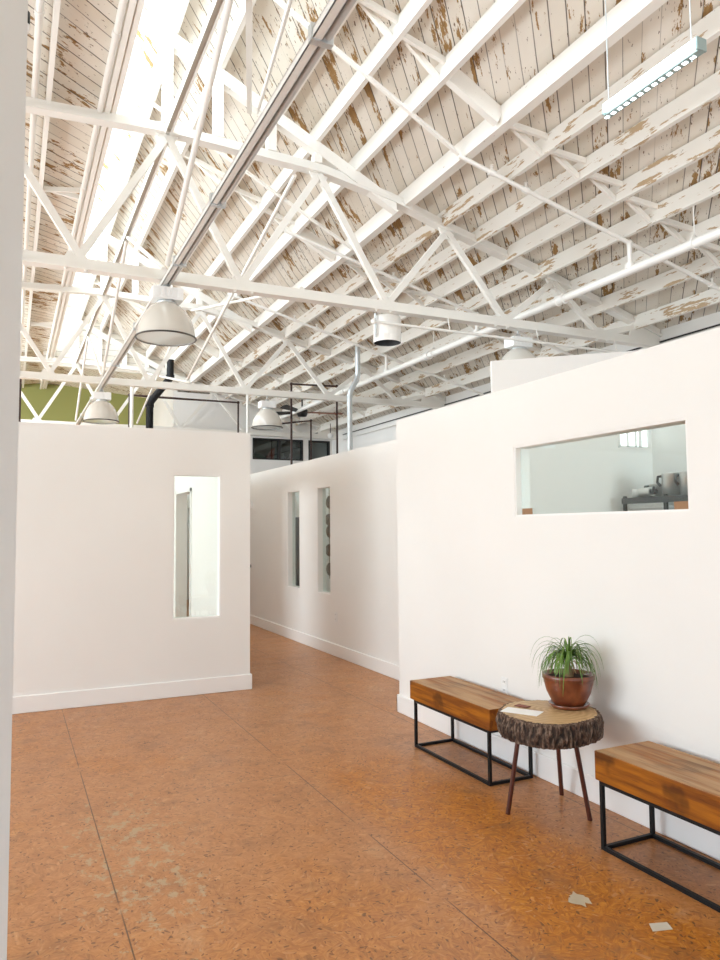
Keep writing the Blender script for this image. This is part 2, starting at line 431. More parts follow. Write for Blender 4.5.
# partitions
weld(S('wall_right', panel('x', XR, XR+.12, -3.9, 5.50, 0, 2.455, [(2.52,3.885,1.60,2.06)]), WALL))
S('wall_return', MB().box((XR+.12,5.38,0),(XM+.12,5.50,2.455)), WALL)
weld(S('wall_hall', panel('x', XM, XM+.12, 5.50, 18.8, 0, 2.45, [(9.46,9.94,.72,2.07),(8.385,8.81,.72,2.07),(16.15,16.55,1.66,2.05)]), WALL))
weld(S('wall_left', panel('y', YL, YL+.12, -5.4, 2.118, 0, 2.48, [(1.372,1.830,.70,2.06)]), WALL))
weld(S('wall_office', panel('x', 2.0, 2.118, YL+.12, 18.8, 0, 2.48, [(9.0,9.86,-.01,2.03)]), WALL))
S('wall_office_back', MB().box((-5.4,12.6,0),(2.0,12.72,2.48)), WALL)
S('wall_entry', MB().box((-1.6,1.22,0),(.0085,1.36,3.4)), WALL)
# kitchen behind the right wall
S('wall_kitchen', MB().box((XM+.12,5.48,0),(3.965,5.5,2.455)).prism_y([(3.965,0),(5.95,0),(5.95,3.36),(3.965,3.06)], 5.48, 5.5), WALL)
S('wall_kitchen_back', MB().box((5.95,-3.9,0),(6.07,5.5,2.75)), WALL)
# building shell
S('wall_building_right', MB().box((8.12,-4.2,0),(8.3,22.9,4.34)), WALL)
weld(S('wall_building_left', panel('x', -5.6, -5.42, -4.2, 22.9, 0, 4.34, [(1.6,6.6,.6,3.4),(7.6,12.2,.7,2.5),(13.4,18.6,2.2,4.1)]), WALL))  # office and rear openings are added to go with their fill lights
weld(S('wall_front', panel('y', -4.2, -4.02, -5.42, 8.12, 0, 7.2, [(-4.6,2.6,.2,3.2),(3.4,5.7,.7,2.7)]), WALL))  # narrower opening is added to go with the kitchen fill light
S('wall_rear', MB().box((-5.42,22.62,0),(3.82,22.8,5.75)), GREENWALL)
S('wall_rear_block', MB().box((3.70,18.9,0),(3.82,22.62,5.45)), WALL)
weld(S('wall_end', panel('y', 18.8, 18.92, 3.70, 8.12, 0, 4.22, [(5.80,7.24,3.41,3.985),(7.40,8.04,3.41,3.985)]), WALL))
S('wall_end_upper', MB().prism_y([(3.70,4.22),(8.12,4.22),(8.12,4.24),(5.70,4.97),(5.70,5.08),(3.70,5.08)], 18.8, 18.92), WALL)
S('wall_storage', MB().box((5.2,20.6,0),(8.12,20.7,4.3)), DARKROOM)
# roof sheathing (planks carry the boards)
ZP = lambda X: 6.695-.3*X                      # underside of the boards, main slope
T = .035
S('ceiling', MB().prism_y([(3.95,ZP(3.95)),(8.3,ZP(8.3)),(8.3,ZP(8.3)+T),(3.95,ZP(3.95)+T)], -4.2, 22.9), PLANK)
S('ceiling_monitor', MB().prism_y([(.62,7.175),(3.95,5.51),(3.95,5.51+T),(.62,7.175+T)], -4.2, 18.6), PLANKCLEAN)
S('ceiling_flat', MB().prism_y([(-1.25,5.51),(.88,5.79),(.88,5.79+T),(-1.25,5.51+T)], -4.2, 22.9), PLANK)
S('ceiling_left', MB().prism_y([(-5.6,4.205),(-1.25,5.51),(-1.25,5.51+T),(-5.6,4.205+T)], -4.2, 22.9), PLANK)
S('ceiling_rear', MB().prism_y([(.88,5.79),(3.95,5.51),(3.95,5.51+T),(.88,5.79+T)], 18.6, 22.9), PLANK)
S('wall_monitor', MB().prism_y([(.62,5.45),(3.95,5.40),(3.95,5.5),(.62,7.17)], 18.52, 18.6), BOARDWALL)
# baseboards
bh = .145
def bb(name, a, b_):
    o = S(name, MB().box(a, b_), TRIM); bevel(o, .006, 2)
bb('baseboard_right', (XR-.018,-3.9,0), (XR,5.518,bh)); bb('baseboard_return', (XR-.018,5.50,0), (XM,5.518,bh))
bb('baseboard_hall', (XM-.018,5.518,0), (XM,18.8,bh)); bb('baseboard_left', (-5.4,YL-.018,0), (2.136,YL,bh))
bb('baseboard_left_end', (2.118,YL,0), (2.136,18.8,bh)); bb('baseboard_entry', (-1.6,1.202,0), (.0085,1.22,bh))
bb('baseboard_office', (1.982,YL+.12,0), (2.0,8.93,bh))
S('baseboard_end', MB().box((2.136,18.78,0),(XM-.018,18.8,bh)), TRIM)
S('wall_hall_end', MB().box((2.0,18.8,0),(3.70,18.92,2.48)), WALL)
# door opening of the room behind the left wall
fr = MB()
for y0,y1 in ((8.98,9.02),(9.84,9.88)): fr.box((1.985,y0,0),(2.133,y1,2.05))
fr.box((1.985,8.98,2.01),(2.133,9.88,2.05)); S('door_1', fr, TRIM)
# windows: slim lining + pane
def window(n, axis, c0, c1, u0,u1,v0,v1, gpos, glass=GLASS, t=.012, frame=TRIM, mull=()):
    P = (lambda a,b_: ((c0,a[0],a[1]),(c1,b_[0],b_[1]))) if axis=='x' else (lambda a,b_: ((a[0],c0,a[1]),(b_[0],c1,b_[1])))
    mb = MB()
    for a,b_ in (((u0,v0),(u0+t,v1)),((u1-t,v0),(u1,v1)),((u0+t,v0),(u1-t,v0+t)),((u0+t,v1-t),(u1-t,v1))): mb.box(*P(a,b_))
    for u in mull: mb.box(*P((u-t,v0+t),(u+t,v1-t)))
    o = S('window_%d'%n, mb, frame)
    e=.004
    g = MB().box((gpos,u0+t,v0+t),(gpos+e,u1-t,v1-t)) if axis=='x' else MB().box((u0+t,gpos,v0+t),(u1-t,gpos+e,v1-t))
    g.build('pane', glass, o)
    return o
window(1,'x',XR+.004,XR+.116,2.52,3.885,1.60,2.06,XR+.045)
window(2,'x',XM+.004,XM+.116,8.385,8.81,.72,2.07,XM+.07)
window(3,'x',XM+.004,XM+.116,9.46,9.94,.72,2.07,XM+.07)
window(4,'y',YL+.004,YL+.116,1.372,1.830,.70,2.06,YL+.075)
window(5,'y',18.79,18.93,5.80,7.24,3.41,3.985,18.86,DARKGLASS,.035,DARKFRAME,(6.56,))
window(6,'y',18.79,18.93,7.40,8.04,3.41,3.985,18.86,DARKGLASS,.035,DARKFRAME)
window(7,'x',XM+.004,XM+.116,16.15,16.55,1.66,2.05,XM+.05,DARKGLASS,.03,TRIM)
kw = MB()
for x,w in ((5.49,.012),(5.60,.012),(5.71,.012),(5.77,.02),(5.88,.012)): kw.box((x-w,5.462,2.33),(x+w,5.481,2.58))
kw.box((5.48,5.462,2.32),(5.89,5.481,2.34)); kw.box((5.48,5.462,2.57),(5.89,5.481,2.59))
kwo = S('window_9', kw, TRIM); MB().box((5.485,5.470,2.335),(5.885,5.478,2.575)).build('pane', GLOWPANE, kwo)  # glowing panes and bars put in for a bright reflection in the kitchen
# clerestory glazing of the roof monitor, looking out over the flat roof
S('trim_sill', MB().box((.60,-4.2,5.80),(.88,18.5,5.90)), BEAM)
cl = MB()
cl.box((.62,-4.2,7.02),(.72,18.5,7.17)); cl.box((.62,-4.2,5.90),(.72,18.5,5.97))
for k in range(13):
    y = -4.15 + k*1.885; cl.box((.62,y-.03,5.97),(.72,y+.03,7.02))
clo = S('window_8', cl, TRIM); MB().box((.66,-4.2,5.97),(.664,18.5,7.02)).build('pane', GLASS, clo)

# ------------------------------------------------------------------ roof structure
def truss(Yt, label, posts=True):
    t = thing('roof_truss', label, 'truss', (1.35,Yt,4.0))
    r = [(1.35,5.535),(3.0,5.47),(3.9,5.31),(4.65,5.10),(6.25,4.71),(8.10,4.17)]
    pts = [(2.7-x,z) for x,z in r[:0:-1]] + r
    tc = MB()
    for (xa,za),(xb,zb) in zip(pts,pts[1:]):
        tc.bar((xa,Yt,za),(xb,Yt,zb),.125,.035); tc.bar((xa,Yt-.022,za+.05),(xb,Yt-.022,zb+.05),.018,.08); tc.bar((xa,Yt+.022,za+.05),(xb,Yt+.022,zb+.05),.018,.08)
    tc.build('top_chord', STEEL, t)
    bc = MB()
    bc.box((-5.4,Yt-.062,4.0),(8.10,Yt+.062,4.03)); bc.box((-5.4,Yt-.031,4.03),(8.10,Yt-.013,4.115)); bc.box((-5.4,Yt+.013,4.03),(8.10,Yt+.031,4.115))
    bot = [.51+1.63*k for k in range(-3,5)]; top = [1.35+1.63*k for k in range(-4,5)]
    zt = lambda x: np.interp(x,[p[0] for p in pts],[p[1] for p in pts])
    for x in bot:
        for dx in (-.09,.09):
            bc.lathe([(.016,-.012),(.016,0)],10,(x+dx,Yt-.035,4.0)); bc.sphere((x+dx,Yt-.035,3.99),.015,8,6,(1,1,.6))
    bc.build('bottom_chord', STEEL, t)
    bot = [(.51,4.08),(2.12,4.08),(3.83,4.08),(5.48,4.08),(7.0,4.08)]
    top = [(1.35,5.50),(3.0,5.44),(4.65,5.07),(6.25,4.68)]
    seq = [bot[0],top[0],bot[1],top[1],bot[2],top[2],bot[3],top[3],bot[4]]
    segs = list(zip(seq,seq[1:])); segs.append((bot[4],(7.75,4.27)))
    mir = [((2.7-b_[0],b_[1]),(2.7-a[0],a[1])) for a,b_ in segs[2:]]
    wi = 0
    # the left half mirrors the right half about the middle node
    for (a,b_) in segs + mir:
        wi += 1; yo = Yt + (.004 if wi%2 else -.004); w = MB(); w.bar((a[0],yo,a[1]),(b_[0],yo,b_[1]),.07,.055,up=(0,1,0)); w.build('web_member', STEEL, t)
    for x,z in bot:
        w = MB(); w.prism_y([(x-.15,4.04),(x+.15,4.04),(x+.075,4.17),(x-.075,4.17)],Yt-.010,Yt+.010); w.build('gusset_plate', STEEL, t)
    for x,z in top:
        w = MB(); zz = zt(x); w.prism_y([(x-.13,zt(x-.13)+.02),(x+.13,zt(x+.13)+.02),(x+.06,zz-.12),(x-.06,zz-.12)],Yt-.010,Yt+.010); w.build('gusset_plate', STEEL, t)
    w = MB(); w.prism_y([(7.52,4.10),(8.10,4.10),(8.10,4.30),(7.92,4.32),(7.62,4.36)],Yt-.03,Yt-.008); w.build('end_plate', STEEL, t)
    # hip rafter of the monitor with its short posts
    rf = thing('monitor_rafter', 'white sloping rafter with short posts standing on the ' + {0:'big front',1:'middle',2:'farthest'}[TI[Yt]] + ' roof truss', 'rafter', (2.3,Yt,5.6))
    MB().prism_y([(.86,6.70),(3.95,5.155+.02),(3.95,5.315),(.86,6.86)],Yt-.05,Yt+.05).build('beam', BEAM, rf)
    for x in (1.35,1.87,2.45,2.98,3.46):
        zb = zt(x)+.09; ztp = 6.70-.5*(x-.86)+.02
        if ztp-zb > .03: MB().box((x-.048,Yt-.044,zb),(x+.048,Yt+.044,ztp-.01)).build('post', BEAM, rf)
    return t
TY = [7.28,12.87,18.46]; TI = {y:i for i,y in enumerate(TY)}
truss(TY[0],'large white steel roof truss in front, crossing just above the near glass lamp')
truss(TY[1],'middle white steel roof truss, behind the big front truss')
truss(TY[2],'small-looking white steel roof truss farthest back, before the green wall')

# purlins under the boards
def purlin(x, zb, h, w, m, label, y1=18.5, name='roof_purlin', cat='beam', tilt=0):
    mb = MB(); mb.box((x-w/2,-4.0,zb),(x+w/2,y1,zb+h))
    return tag(mb.build(name, m, loc=(x,7,zb)), label, cat, 'roof purlins')
ZB = lambda X: 6.495-.3*X
ZM = lambda X: 5.31+.5*(3.95-X)
mon = [(1.40,.09),(1.90,.05),(2.56,.05),(2.98,.05),(3.457,.055)]
for i,(x,w) in enumerate(mon):
    purlin(x,ZM(x),.185,w,BEAM,'white purlin under the bright steep monitor roof, %s from the clerestory sill' % ORD[i])
purlin(4.10,5.262,.195,.10,BEAM,'widest and brightest white purlin, where steep monitor roof meets the lower slope',y1=22.5)
low = [4.60,5.066,5.54,6.02,6.53,7.045,7.63]
for i,x in enumerate(low):
    purlin(x,ZB(x),.185,.05,BEAMPEEL,'peeling white purlin under the lower slope, %s from the widest bright purlin' % ORD[i],y1=18.78)
zf = lambda X: 5.79-.1315*(.88-X)
for i,(x,w,lab) in enumerate([(.80,.11,'cream double timber purlin edging the dark flat roof beside bright monitor'),(.245,.045,'thin cream purlin under the dark flat roof by the entry wall end'),(-.35,.05,'cream purlin under the flat roof, hidden beyond the entry wall end'),(-.95,.05,'outermost cream purlin under the flat roof')][:2]):
    zb = 5.585 if x>.5 else 5.575
    mb = MB()
    if w > .1:
        mb.box((x-w/2,-4.0,zb),(x-.006,22.5,zb+.19)); mb.box((x+.006,-4.0,zb+.012),(x+w/2,22.5,zb+.19)); mb.box((x-.01,-4.0,zb+.03),(x+.01,22.5,zb+.18))
    else: mb.box((x-w/2,-4.0,zb),(x+w/2,22.5,zf(x)-.01))
    tag(mb.build('roof_purlin', BEAM, loc=(x,7,zb)), lab, 'beam', 'roof purlins')
for x,lab in ((.705,'cream painted pipe running close along the double timber purlin'),(.125,'cream painted pipe running beside the thin flat-roof purlin')):
    mb = MB(); mb.tube([(x,-4.0,5.60),(x,22.5,5.60)],.030,12)
    for k in range(9): mb.lathe([(.036,-.02),(.036,.02)],12,(0,0,0)) if False else mb.tube([(x,-3+k*3.0,5.60),(x,-2.93+k*3.0,5.60)],.037,12)
    tag(mb.build('roof_pipe', STEEL, loc=(x,7,5.6)), lab, 'pipe')
# bridging between neighbouring purlins
def bridge(xa,za,xb,zb,Yb,label,solid=False,h=.17):
    t = thing('cross_bridging' if not solid else 'solid_blocking', label, 'brace', ((xa+xb)/2,Yb,(za+zb)/2))
    if solid:
        MB().bar((xa+.03,Yb,za+h*.55),(xb-.05,Yb,zb+h*.55),.07,h).build('block', BEAM, t); return
    MB().bar((xa+.02,Yb-.05,za+.03),(xb-.02,Yb-.05,zb+h-.02),.055,.035,up=(0,1,0)).build('strut', BEAM, t)
    MB().bar((xa+.02,Yb+.05,za+h-.02),(xb-.02,Yb+.05,zb+.03),.055,.035,up=(0,1,0)).build('strut', BEAM, t)
rows = [(5.40,'before the front truss'),(9.25,'between front and middle trusses'),(15.6,'beyond the middle truss')]
allp = [(1.40,ZM(1.40)),(1.90,ZM(1.90)),(2.56,ZM(2.56)),(2.98,ZM(2.98)),(3.457,ZM(3.457)),(4.10,5.262)] + [(x,ZB(x)) for x in low]
for Yb,where in rows:
    for i in range(len(allp)-1):
        (xa,za),(xb,zb_) = allp[i],allp[i+1]
        nm = ('%s bay of steep monitor roof' % ORD[i]) if i < 5 else ('%s bay of the lower roof slope' % ORD[i-5])
        bridge(xa,za,xb,zb_,Yb,('solid white blocking ' if i==4 else 'crossed bridging struts ')+where+', '+nm, solid=(i==4))
    bridge(.26,5.59,.745,5.60,Yb+.1,'crossed bridging struts '+where+', under dark flat roof',h=.11)
# batten under the monitor purlins
for yb,lab in ((5.90,'thin white batten crossing under the steep monitor purlins before the front truss'),(8.55,'thin white batten crossing under the steep monitor purlins behind front truss')):
    mb = MB(); mb.bar((1.3,yb,ZM(1.3)-.02),(4.05,yb+.1,ZM(4.05)-.005),.04,.03); tag(mb.build('roof_batten', BEAM), lab, 'batten')
# sway bracing between the trusses
def sway(p,q,label,r=.028):
    tag(MB().bar(p,q,.055,.05,up=(1,0,0)).build('sway_brace', STEEL, loc=p), label, 'brace')
ys = [-4.0]+[7.28,12.87,18.42]
for k,(ya,yb,w) in enumerate(((-4.0,7.22,'in front of the front truss'),(7.34,12.81,'from front truss to middle truss'),(12.93,18.40,'from middle truss to farthest truss'))):
    q = MB(); q.box((1.315,ya,5.485),(1.320,yb,5.565)); q.box((1.38,ya,5.485),(1.385,yb,5.565)); q.box((1.32,ya,5.55),(1.38,yb,5.565)); q.box((1.362,ya,5.487),(1.38,yb,5.49))
    tag(q.build('tie_channel', STEEL, loc=(1.35,yb,5.5)), 'level white steel tie channel along the centre line, '+w, 'brace')
def rod(p,q_,r,label,m=STEEL,n=12):
    tag(MB().tube([p,q_],r,n).build('sway_brace', m, loc=p), label, 'brace')
rod((1.35,7.21,4.16),(1.35,4.56,5.53),.027,'round sway brace rising forward from the middle bottom of front truss')
rod((2.278,7.22,5.94),(1.64,4.0,5.35),.018,'thin round brace dropping forward from the front monitor rafter by the rail')
sway((2.19,7.22,5.94),(1.36,4.5,5.32),'flat white brace dropping forward from front rafter to the centre line')
for (ya,yb,w) in ((7.28,12.87,'front and middle trusses'),(12.87,18.46,'middle and farthest trusses')):
    ym = (ya+yb)/2
    rod((1.35,ym-.06,5.47),(1.35,ya+.08,4.16),.024,'near leg of the V-shaped sway bracing between '+w)
    rod((1.35,ym+.06,5.47),(1.35,yb-.08,4.16),.024,'far leg of the V-shaped sway bracing between '+w)
    rod((2.75,ya+.08,5.42),(2.75,yb-.08,4.16),.022,'round brace falling away under the monitor between '+w)
    rod((2.83,ya+.08,4.16),(2.83,yb-.08,5.42),.022,'round brace climbing away under the monitor between '+w)
# services rail slung under the bottom chords: channel with conduits
t = thing('lighting_rail', 'long cream steel rail with conduits slung under the trusses, carrying the glass lamps', 'rail', (1.34,7,3.93))
c = MB(); c.box((1.285,-3.9,3.925),(1.335,18.4,3.93+.002)); c.box((1.285,-3.9,3.925),(1.289,18.4,3.975)); c.box((1.331,-3.9,3.925),(1.335,18.4,3.975)); c.box((1.285,-3.9,3.97),(1.335,18.4,3.975))
c.build('channel', CHANNEL, t)
MB().tube([(1.366,-3.9,3.950),(1.366,18.4,3.950)],.019,12).build('conduit', CONDUIT, t)
MB().tube([(1.362,-3.9,3.985),(1.362,18.4,3.985)],.014,12).build('conduit', CONDUIT, t)
for y in (3.2,5.2,6.55,8.9,11.0,14.2,16.3):
    q = MB(); q.box((1.275,y-.02,3.915),(1.395,y+.02,4.003)); q.build('clamp', GALV, t)

# sprinkler pipes
def sprinkler():
    t = thing('sprinkler_main', 'thick bright white sprinkler main pipe running the length above the hallway partition', 'pipe', (6.15,7,4.33))
    xs = lambda y: 6.02+.005*y; zs = 4.315
    p = MB(); p.tube([(6.05,-3.9,zs),(6.05,18.0,zs)],.048,16); p.build('pipe', PIPEWHITE, t)
    for y in (4.3,6.9,10.1,13.4):
        q = MB(); q.tube([(6.05,y-.05,zs),(6.05,y+.05,zs)],.060,16); q.tube([(6.05,y-.065,zs),(6.05,y-.045,zs)],.068,16); q.tube([(6.05,y+.045,zs),(6.05,y+.065,zs)],.068,16); q.build('coupling', PIPEWHITE, t)
    for y in (4.95,9.9,12.6):
        q = MB(); ring = [(6.05+.058*math.cos(a),y,zs+.012+.068*math.sin(a)) for a in np.linspace(0,2*math.pi,20)]
        q.tube(ring,.007,8); q.tube([(6.05,y,zs+.08),(6.05,y,ZB(6.05)+.10)],.006,8); q.build('hanger', PIPEWHITE, t)
    return t
sprinkler()
for yb,w in ((5.87,'in front of the front truss'),(8.78,'behind the front truss'),(11.62,'just before the middle truss')):
    t = thing('sprinkler_branch', 'thin white sprinkler branch pipe sloping under the purlins '+w, 'pipe', (6,yb,4.6))
    z = lambda x: 6.45-.3*x-.012
    yy = lambda x: yb+.10-.09*(x-4)
    MB().tube([(3.98 if yb<8 else 3.2,yy(3.98 if yb<8 else 3.2),z(3.98 if yb<8 else 3.2)),(8.05,yy(8.05),z(8.05))],.023,12).build('pipe', PIPEWHITE, t)
    yr = yy(6.05); q = MB(); q.tube([(6.05,yr,4.35),(6.05,yr,z(6.05))],.026,12); q.tube([(6.05,yr,4.33),(6.05,yr,4.39)],.055,12); q.sphere((6.05,yr,z(6.05)),.036,10,8); q.build('riser', PIPEWHITE, t)
    for x in (4.35,4.75,7.2):
        q = MB(); q.tube([(x-.03,yy(x-.03),z(x-.03)),(x+.03,yy(x+.03),z(x+.03))],.034,12); q.tube([(x,yy(x),z(x)),(x,yy(x),z(x)+.07)],.014,8); q.lathe([(.022,.07),(.022,.078)],10,(x,yy(x),z(x))); q.build('sprinkler_head', PIPEWHITE, t)
# thin conduit hung below the front truss
mb = MB(); mb.tube([(3.60,7.16,3.83),(8.05,7.16,3.83)],.016,10); mb.sphere((3.60,7.16,3.83),.032,10,8)
for x in (4.6,5.9,7.2): mb.tube([(x,7.16,3.83),(x,7.20,4.0)],.006,6)
tag(mb.build('electrical_conduit', PIPEWHITE), 'thin white conduit hung level below the front truss past the white can light', 'conduit')

# ------------------------------------------------------------------ lamps
def highbay(loc, label):
    t = thing('high_bay_lamp', label, 'lamp', loc, 'glass high-bay lamps under the trusses')
    x,y,z = loc
    prof = [(.283,0),(.280,.03),(.268,.10),(.245,.17),(.205,.245),(.155,.30),(.105,.335),(.085,.345)]
    r = MB(); r.lathe(prof,48,(x,y,z))
    inner = [(a-.006,b_-.004) for a,b_ in prof]; r.lathe(inner,48,(x,y,z)); rfl = r.build('reflector', SHADE, t)
    q = MB(); ring = [(x+.285*math.cos(a),y+.285*math.sin(a),z) for a in np.linspace(0,2*math.pi,49)]
    q.tube(ring,.009,8); q.build('rim', simple('dark_rim',(.05,.045,.04),.4) if not 'dark_rim' in bpy.data.materials else bpy.data.materials['dark_rim'], rfl)
    q = MB(); q.lathe([(.0005,-.004),(.15,-.003),(.278,.002)],40,(x,y,z)); q.build('lens', LAMPGLASS, rfl)
    q = MB(); q.lathe([(.07,.33),(.09,.345),(.09,.36),(.07,.365)],24,(x,y,z)); q.build('collar', GALV, t)
    b_ = MB(); b_.box((x-.145,y-.10,z+.365),(x+.145,y+.10,z+.485))
    for k in range(5): b_.box((x-.12+k*.052,y-.106,z+.385),(x-.085+k*.052,y-.10,z+.465))
    bx = b_.build('ballast_box', PLASTIC, t); bevel(bx,.012,2)
    q = MB(); q.lathe([(.0005,.535),(.03,.535),(.045,.50),(.05,.485)],16,(x,y,z)); q.tube([(x,y,z+.53),(x,y,z+.595)],.012,8); q.build('hook', GALV, t)
    return t
lamp = highbay((1.335,7.16,3.40),'big milky domed high-bay lamp hanging nearest, under the front truss rail')
dup(lamp,(1.345,12.9,3.37),'domed high-bay lamp low on rail before the green wall, under middle truss')
dup(lamp,(4.25,12.87,3.41),'glossy domed high-bay lamp above the hallway, before the dark far windows')
dup(lamp,(5.71,7.32,3.41),'high-bay lamp half hidden behind the slanted kitchen wall top')
# little stems for the lamps that hang from a chord
t = thing('can_light','white cylindrical can light with dark open bottom under the front truss','light',(3.95,7.50,3.70))
q = MB(); q.lathe([(.158,0),(.163,.01),(.163,.29),(.15,.31),(.0005,.31)],36,(3.95,7.50,3.70)); pass
for zz in (.07,.14,.21): q.lathe([(.163,zz),(.167,zz+.006),(.163,zz+.012)],36,(3.95,7.50,3.70))
q.build('housing',PIPEWHITE,t)
MB().lathe([(.157,.003),(.150,.05),(.148,.20),(.0005,.20)],36,(3.95,7.50,3.70)).build('baffle',SLOT,t)
q = MB(); q.bar((3.77,7.45,3.74),(3.77,7.45,4.02),.03,.012); q.bar((3.77,7.40,4.02),(3.95,7.35,4.05),.03,.012); q.build('bracket',GALV,t)
# fluorescent fixture on wires
t = thing('fluorescent_light','slim suspended fluorescent light, lit, with slotted louvre, hung on two wires','light',(3.70,3.31,4.38))
x0,ya,yb,zf_ = 3.70,2.95,3.72,4.43
MB().box((x0-.005,ya,zf_+.002),(x0+.06,yb,zf_+.05)).build('housing',PLASTIC,t)
q = MB(); q.prism_y([(x0-.012,zf_-.006),(x0-.006,zf_-.010),(x0-.006,zf_+.056),(x0-.018,zf_+.048),(x0-.022,zf_+.02)],ya+.006,yb-.006); q.build('tube',TUBE,t)
lv = MB(); lv.box((x0,ya,zf_-.028),(x0+.055,yb,zf_+.002)); lv = lv.build('louvre',LOUVRE,t)
for k in range(13):
    y = ya+.045+k*.06; MB().box((x0+.018,y,zf_-.0300),(x0+.042,y+.030,zf_-.0279)).build('slot',TUBE,lv)
for a_,b_ in ((ya-.014,ya),(yb,yb+.004)): MB().box((x0-.02,a_,zf_-.028),(x0+.06,b_,zf_+.05)).build('end_cap',LOUVRE,t)
for y in (ya+.06,yb-.02):
    q = MB(); q.tube([(x0+.02,y,zf_-.06),(x0+.02,y,5.625)],.004,8); q.build('wire',GALV,t)
# galvanised flue
t = thing('vent_pipe','galvanised vent pipe with an offset bend rising from the hall partition to roof','pipe',(5.46,11.85,0))
q = MB(); q.tube([(5.46,11.85,2.2),(5.46,11.85,3.92),(5.48,11.85,4.0),(5.60,11.85,4.22),(5.63,11.85,4.32),(5.63,11.85,4.98)],.048,16); q.build('flue',GALV,t)
q = MB()
for p,r in (((5.46,3.9),0),((5.63,4.34),0)): q.tube([(p[0],11.85,p[1]-.02),(p[0],11.85,p[1]+.02)],.056,16)
q.build('joint_band',GALV,t)
# dark pipe frames far back
def frame(pts, label, r=.028):
    mb = MB(); mb.tube(pts,r,10)
    for p in pts[1:-1]: mb.sphere(p,r*1.35,10,8)
    tag(mb.build('pipe_railing',BROWNPIPE),label,'frame')
frame([(5.36,14.6,0),(5.36,14.6,4.63),(6.42,14.6,4.66),(6.42,14.6,0)],'taller dark brown pipe frame beside the galvanised vent pipe')
frame([(5.70,17.3,4.12),(6.88,17.3,4.30),(6.88,17.3,0)],'shorter dark brown pipe frame before the far dark windows')
frame([(2.45,17.6,0),(2.45,17.6,4.70),(2.9,17.6,4.69),(5.06,17.6,4.69),(5.06,17.6,0)],'long low black pipe rail frame in front of the far white block')
mb = MB(); mb.tube([(.10,14.5,0),(.10,14.5,4.33)],.035,10); tag(mb.build('pipe_post',BROWNPIPE),'black pipe post beside the entry wall end, before the green wall','post')
# black stove pipe with elbow
t = thing('stove_pipe','thick black stove pipe with elbows in front of the green wall','pipe',(2.85,17.2,0))
q = MB(); q.tube([(2.85,17.2,0),(2.85,17.2,4.42),(2.87,17.2,4.50),(3.28,17.2,5.05),(3.31,17.2,5.12),(3.31,17.2,5.52)],.085,16); q.build('flue',BLACK,t)
q = MB()
for p in ((2.85,17.2,4.40),(3.31,17.2,5.13)): q.tube([(p[0],p[1],p[2]-.03),(p[0],p[1],p[2]+.03)],.098,16)
q.build('joint_band',BLACK,t)
mb = MB(); mb.tube([(5.12,17.0,0),(5.12,17.0,4.95)],.035,12); tag(mb.build('pipe_post',PIPEWHITE),'slim white pipe post at the edge of the far white block','post')
mb = MB(); mb.tube([(2.42,17.0,0),(2.42,17.0,4.95)],.04,12); tag(mb.build('pipe_post',PIPEWHITE),'slim white pipe post beside black stove pipe before the green wall','post')
# ceiling fan far back
t = thing('ceiling_fan','far ceiling fan with long dark and mahogany blades above the hallway','fan',(6.22,16.2,4.30))
q = MB(); q.lathe([(.0005,-.10),(.10,-.09),(.13,-.02),(.13,.06),(.07,.11),(.03,.13)],24,(6.22,16.2,4.30)); q.build('motor',BLACKPLASTIC,t)
MB().tube([(6.22,16.2,4.40),(6.22,16.2,4.90)],.018,10).build('downrod',BLACKPLASTIC,t)
for a,mt in ((-.2,MAHOGANY),(2.5,BLACKPLASTIC),(3.9,BLACKPLASTIC)):
    q = MB(); d = Vector((math.cos(a),math.sin(a),0)); s = Vector((-d.y,d.x,.35)).normalized(); o_ = Vector((6.22,16.2,4.31))
    P_ = [o_+d*.10-s*.03, o_+d*.3-s*.06, o_+d*.95-s*.10, o_+d*1.0, o_+d*.95+s*.08, o_+d*.3+s*.06, o_+d*.10+s*.03]
    n_ = d.cross(s)*.008
    q.add([p-n_ for p in P_]+[p+n_ for p in P_], [tuple(range(7)),tuple(range(7,14))[::-1]]+[(i,(i+1)%7,(i+1)%7+7,i+7) for i in range(7)])
    q.build('blade',mt,t)
t = thing('globe_pendant','small white globe pendant light near the far end windows','light',(7.55,17.6,4.0))
MB().sphere((7.55,17.6,3.98),.075).build('globe',PLASTIC,t); MB().tube([(7.55,17.6,4.04),(7.55,17.6,4.30)],.01,8).build('stem',BLACKPLASTIC,t)
# little spotlight under the flat roof by the entry wall
t = thing('spotlight','small black and white spotlight fixed under the flat roof by the entry wall end','light',(.022,5.75,5.28))
MB().lathe([(.0005,0),(.035,0),(.035,.10),(.0005,.11)],16,(.022,5.75,5.28)).build('head',BLACKPLASTIC,t)
MB().lathe([(.0005,-.05),(.03,-.05),(.04,0),(.0005,0)],16,(.022,5.75,5.28)).build('lens',PLASTIC,t)
MB().tube([(.022,5.75,5.38),(.022,5.75,5.675)],.012,8).build('stem',BLACKPLASTIC,t)
# cable and pipe on the side wall under the eaves
mb = MB(); mb.tube([(8.09,-3.5,4.08),(8.09,18,4.08)],.012,8); tag(mb.build('wall_cable',BLACKPLASTIC),'thin dark cable along the side wall just under the eaves','cable')
mb = MB(); mb.tube([(8.08,-3.5,3.95),(8.08,18,3.95)],.02,8); tag(mb.build('wall_conduit',PIPEWHITE),'white conduit along the side wall below the thin dark cable','conduit')

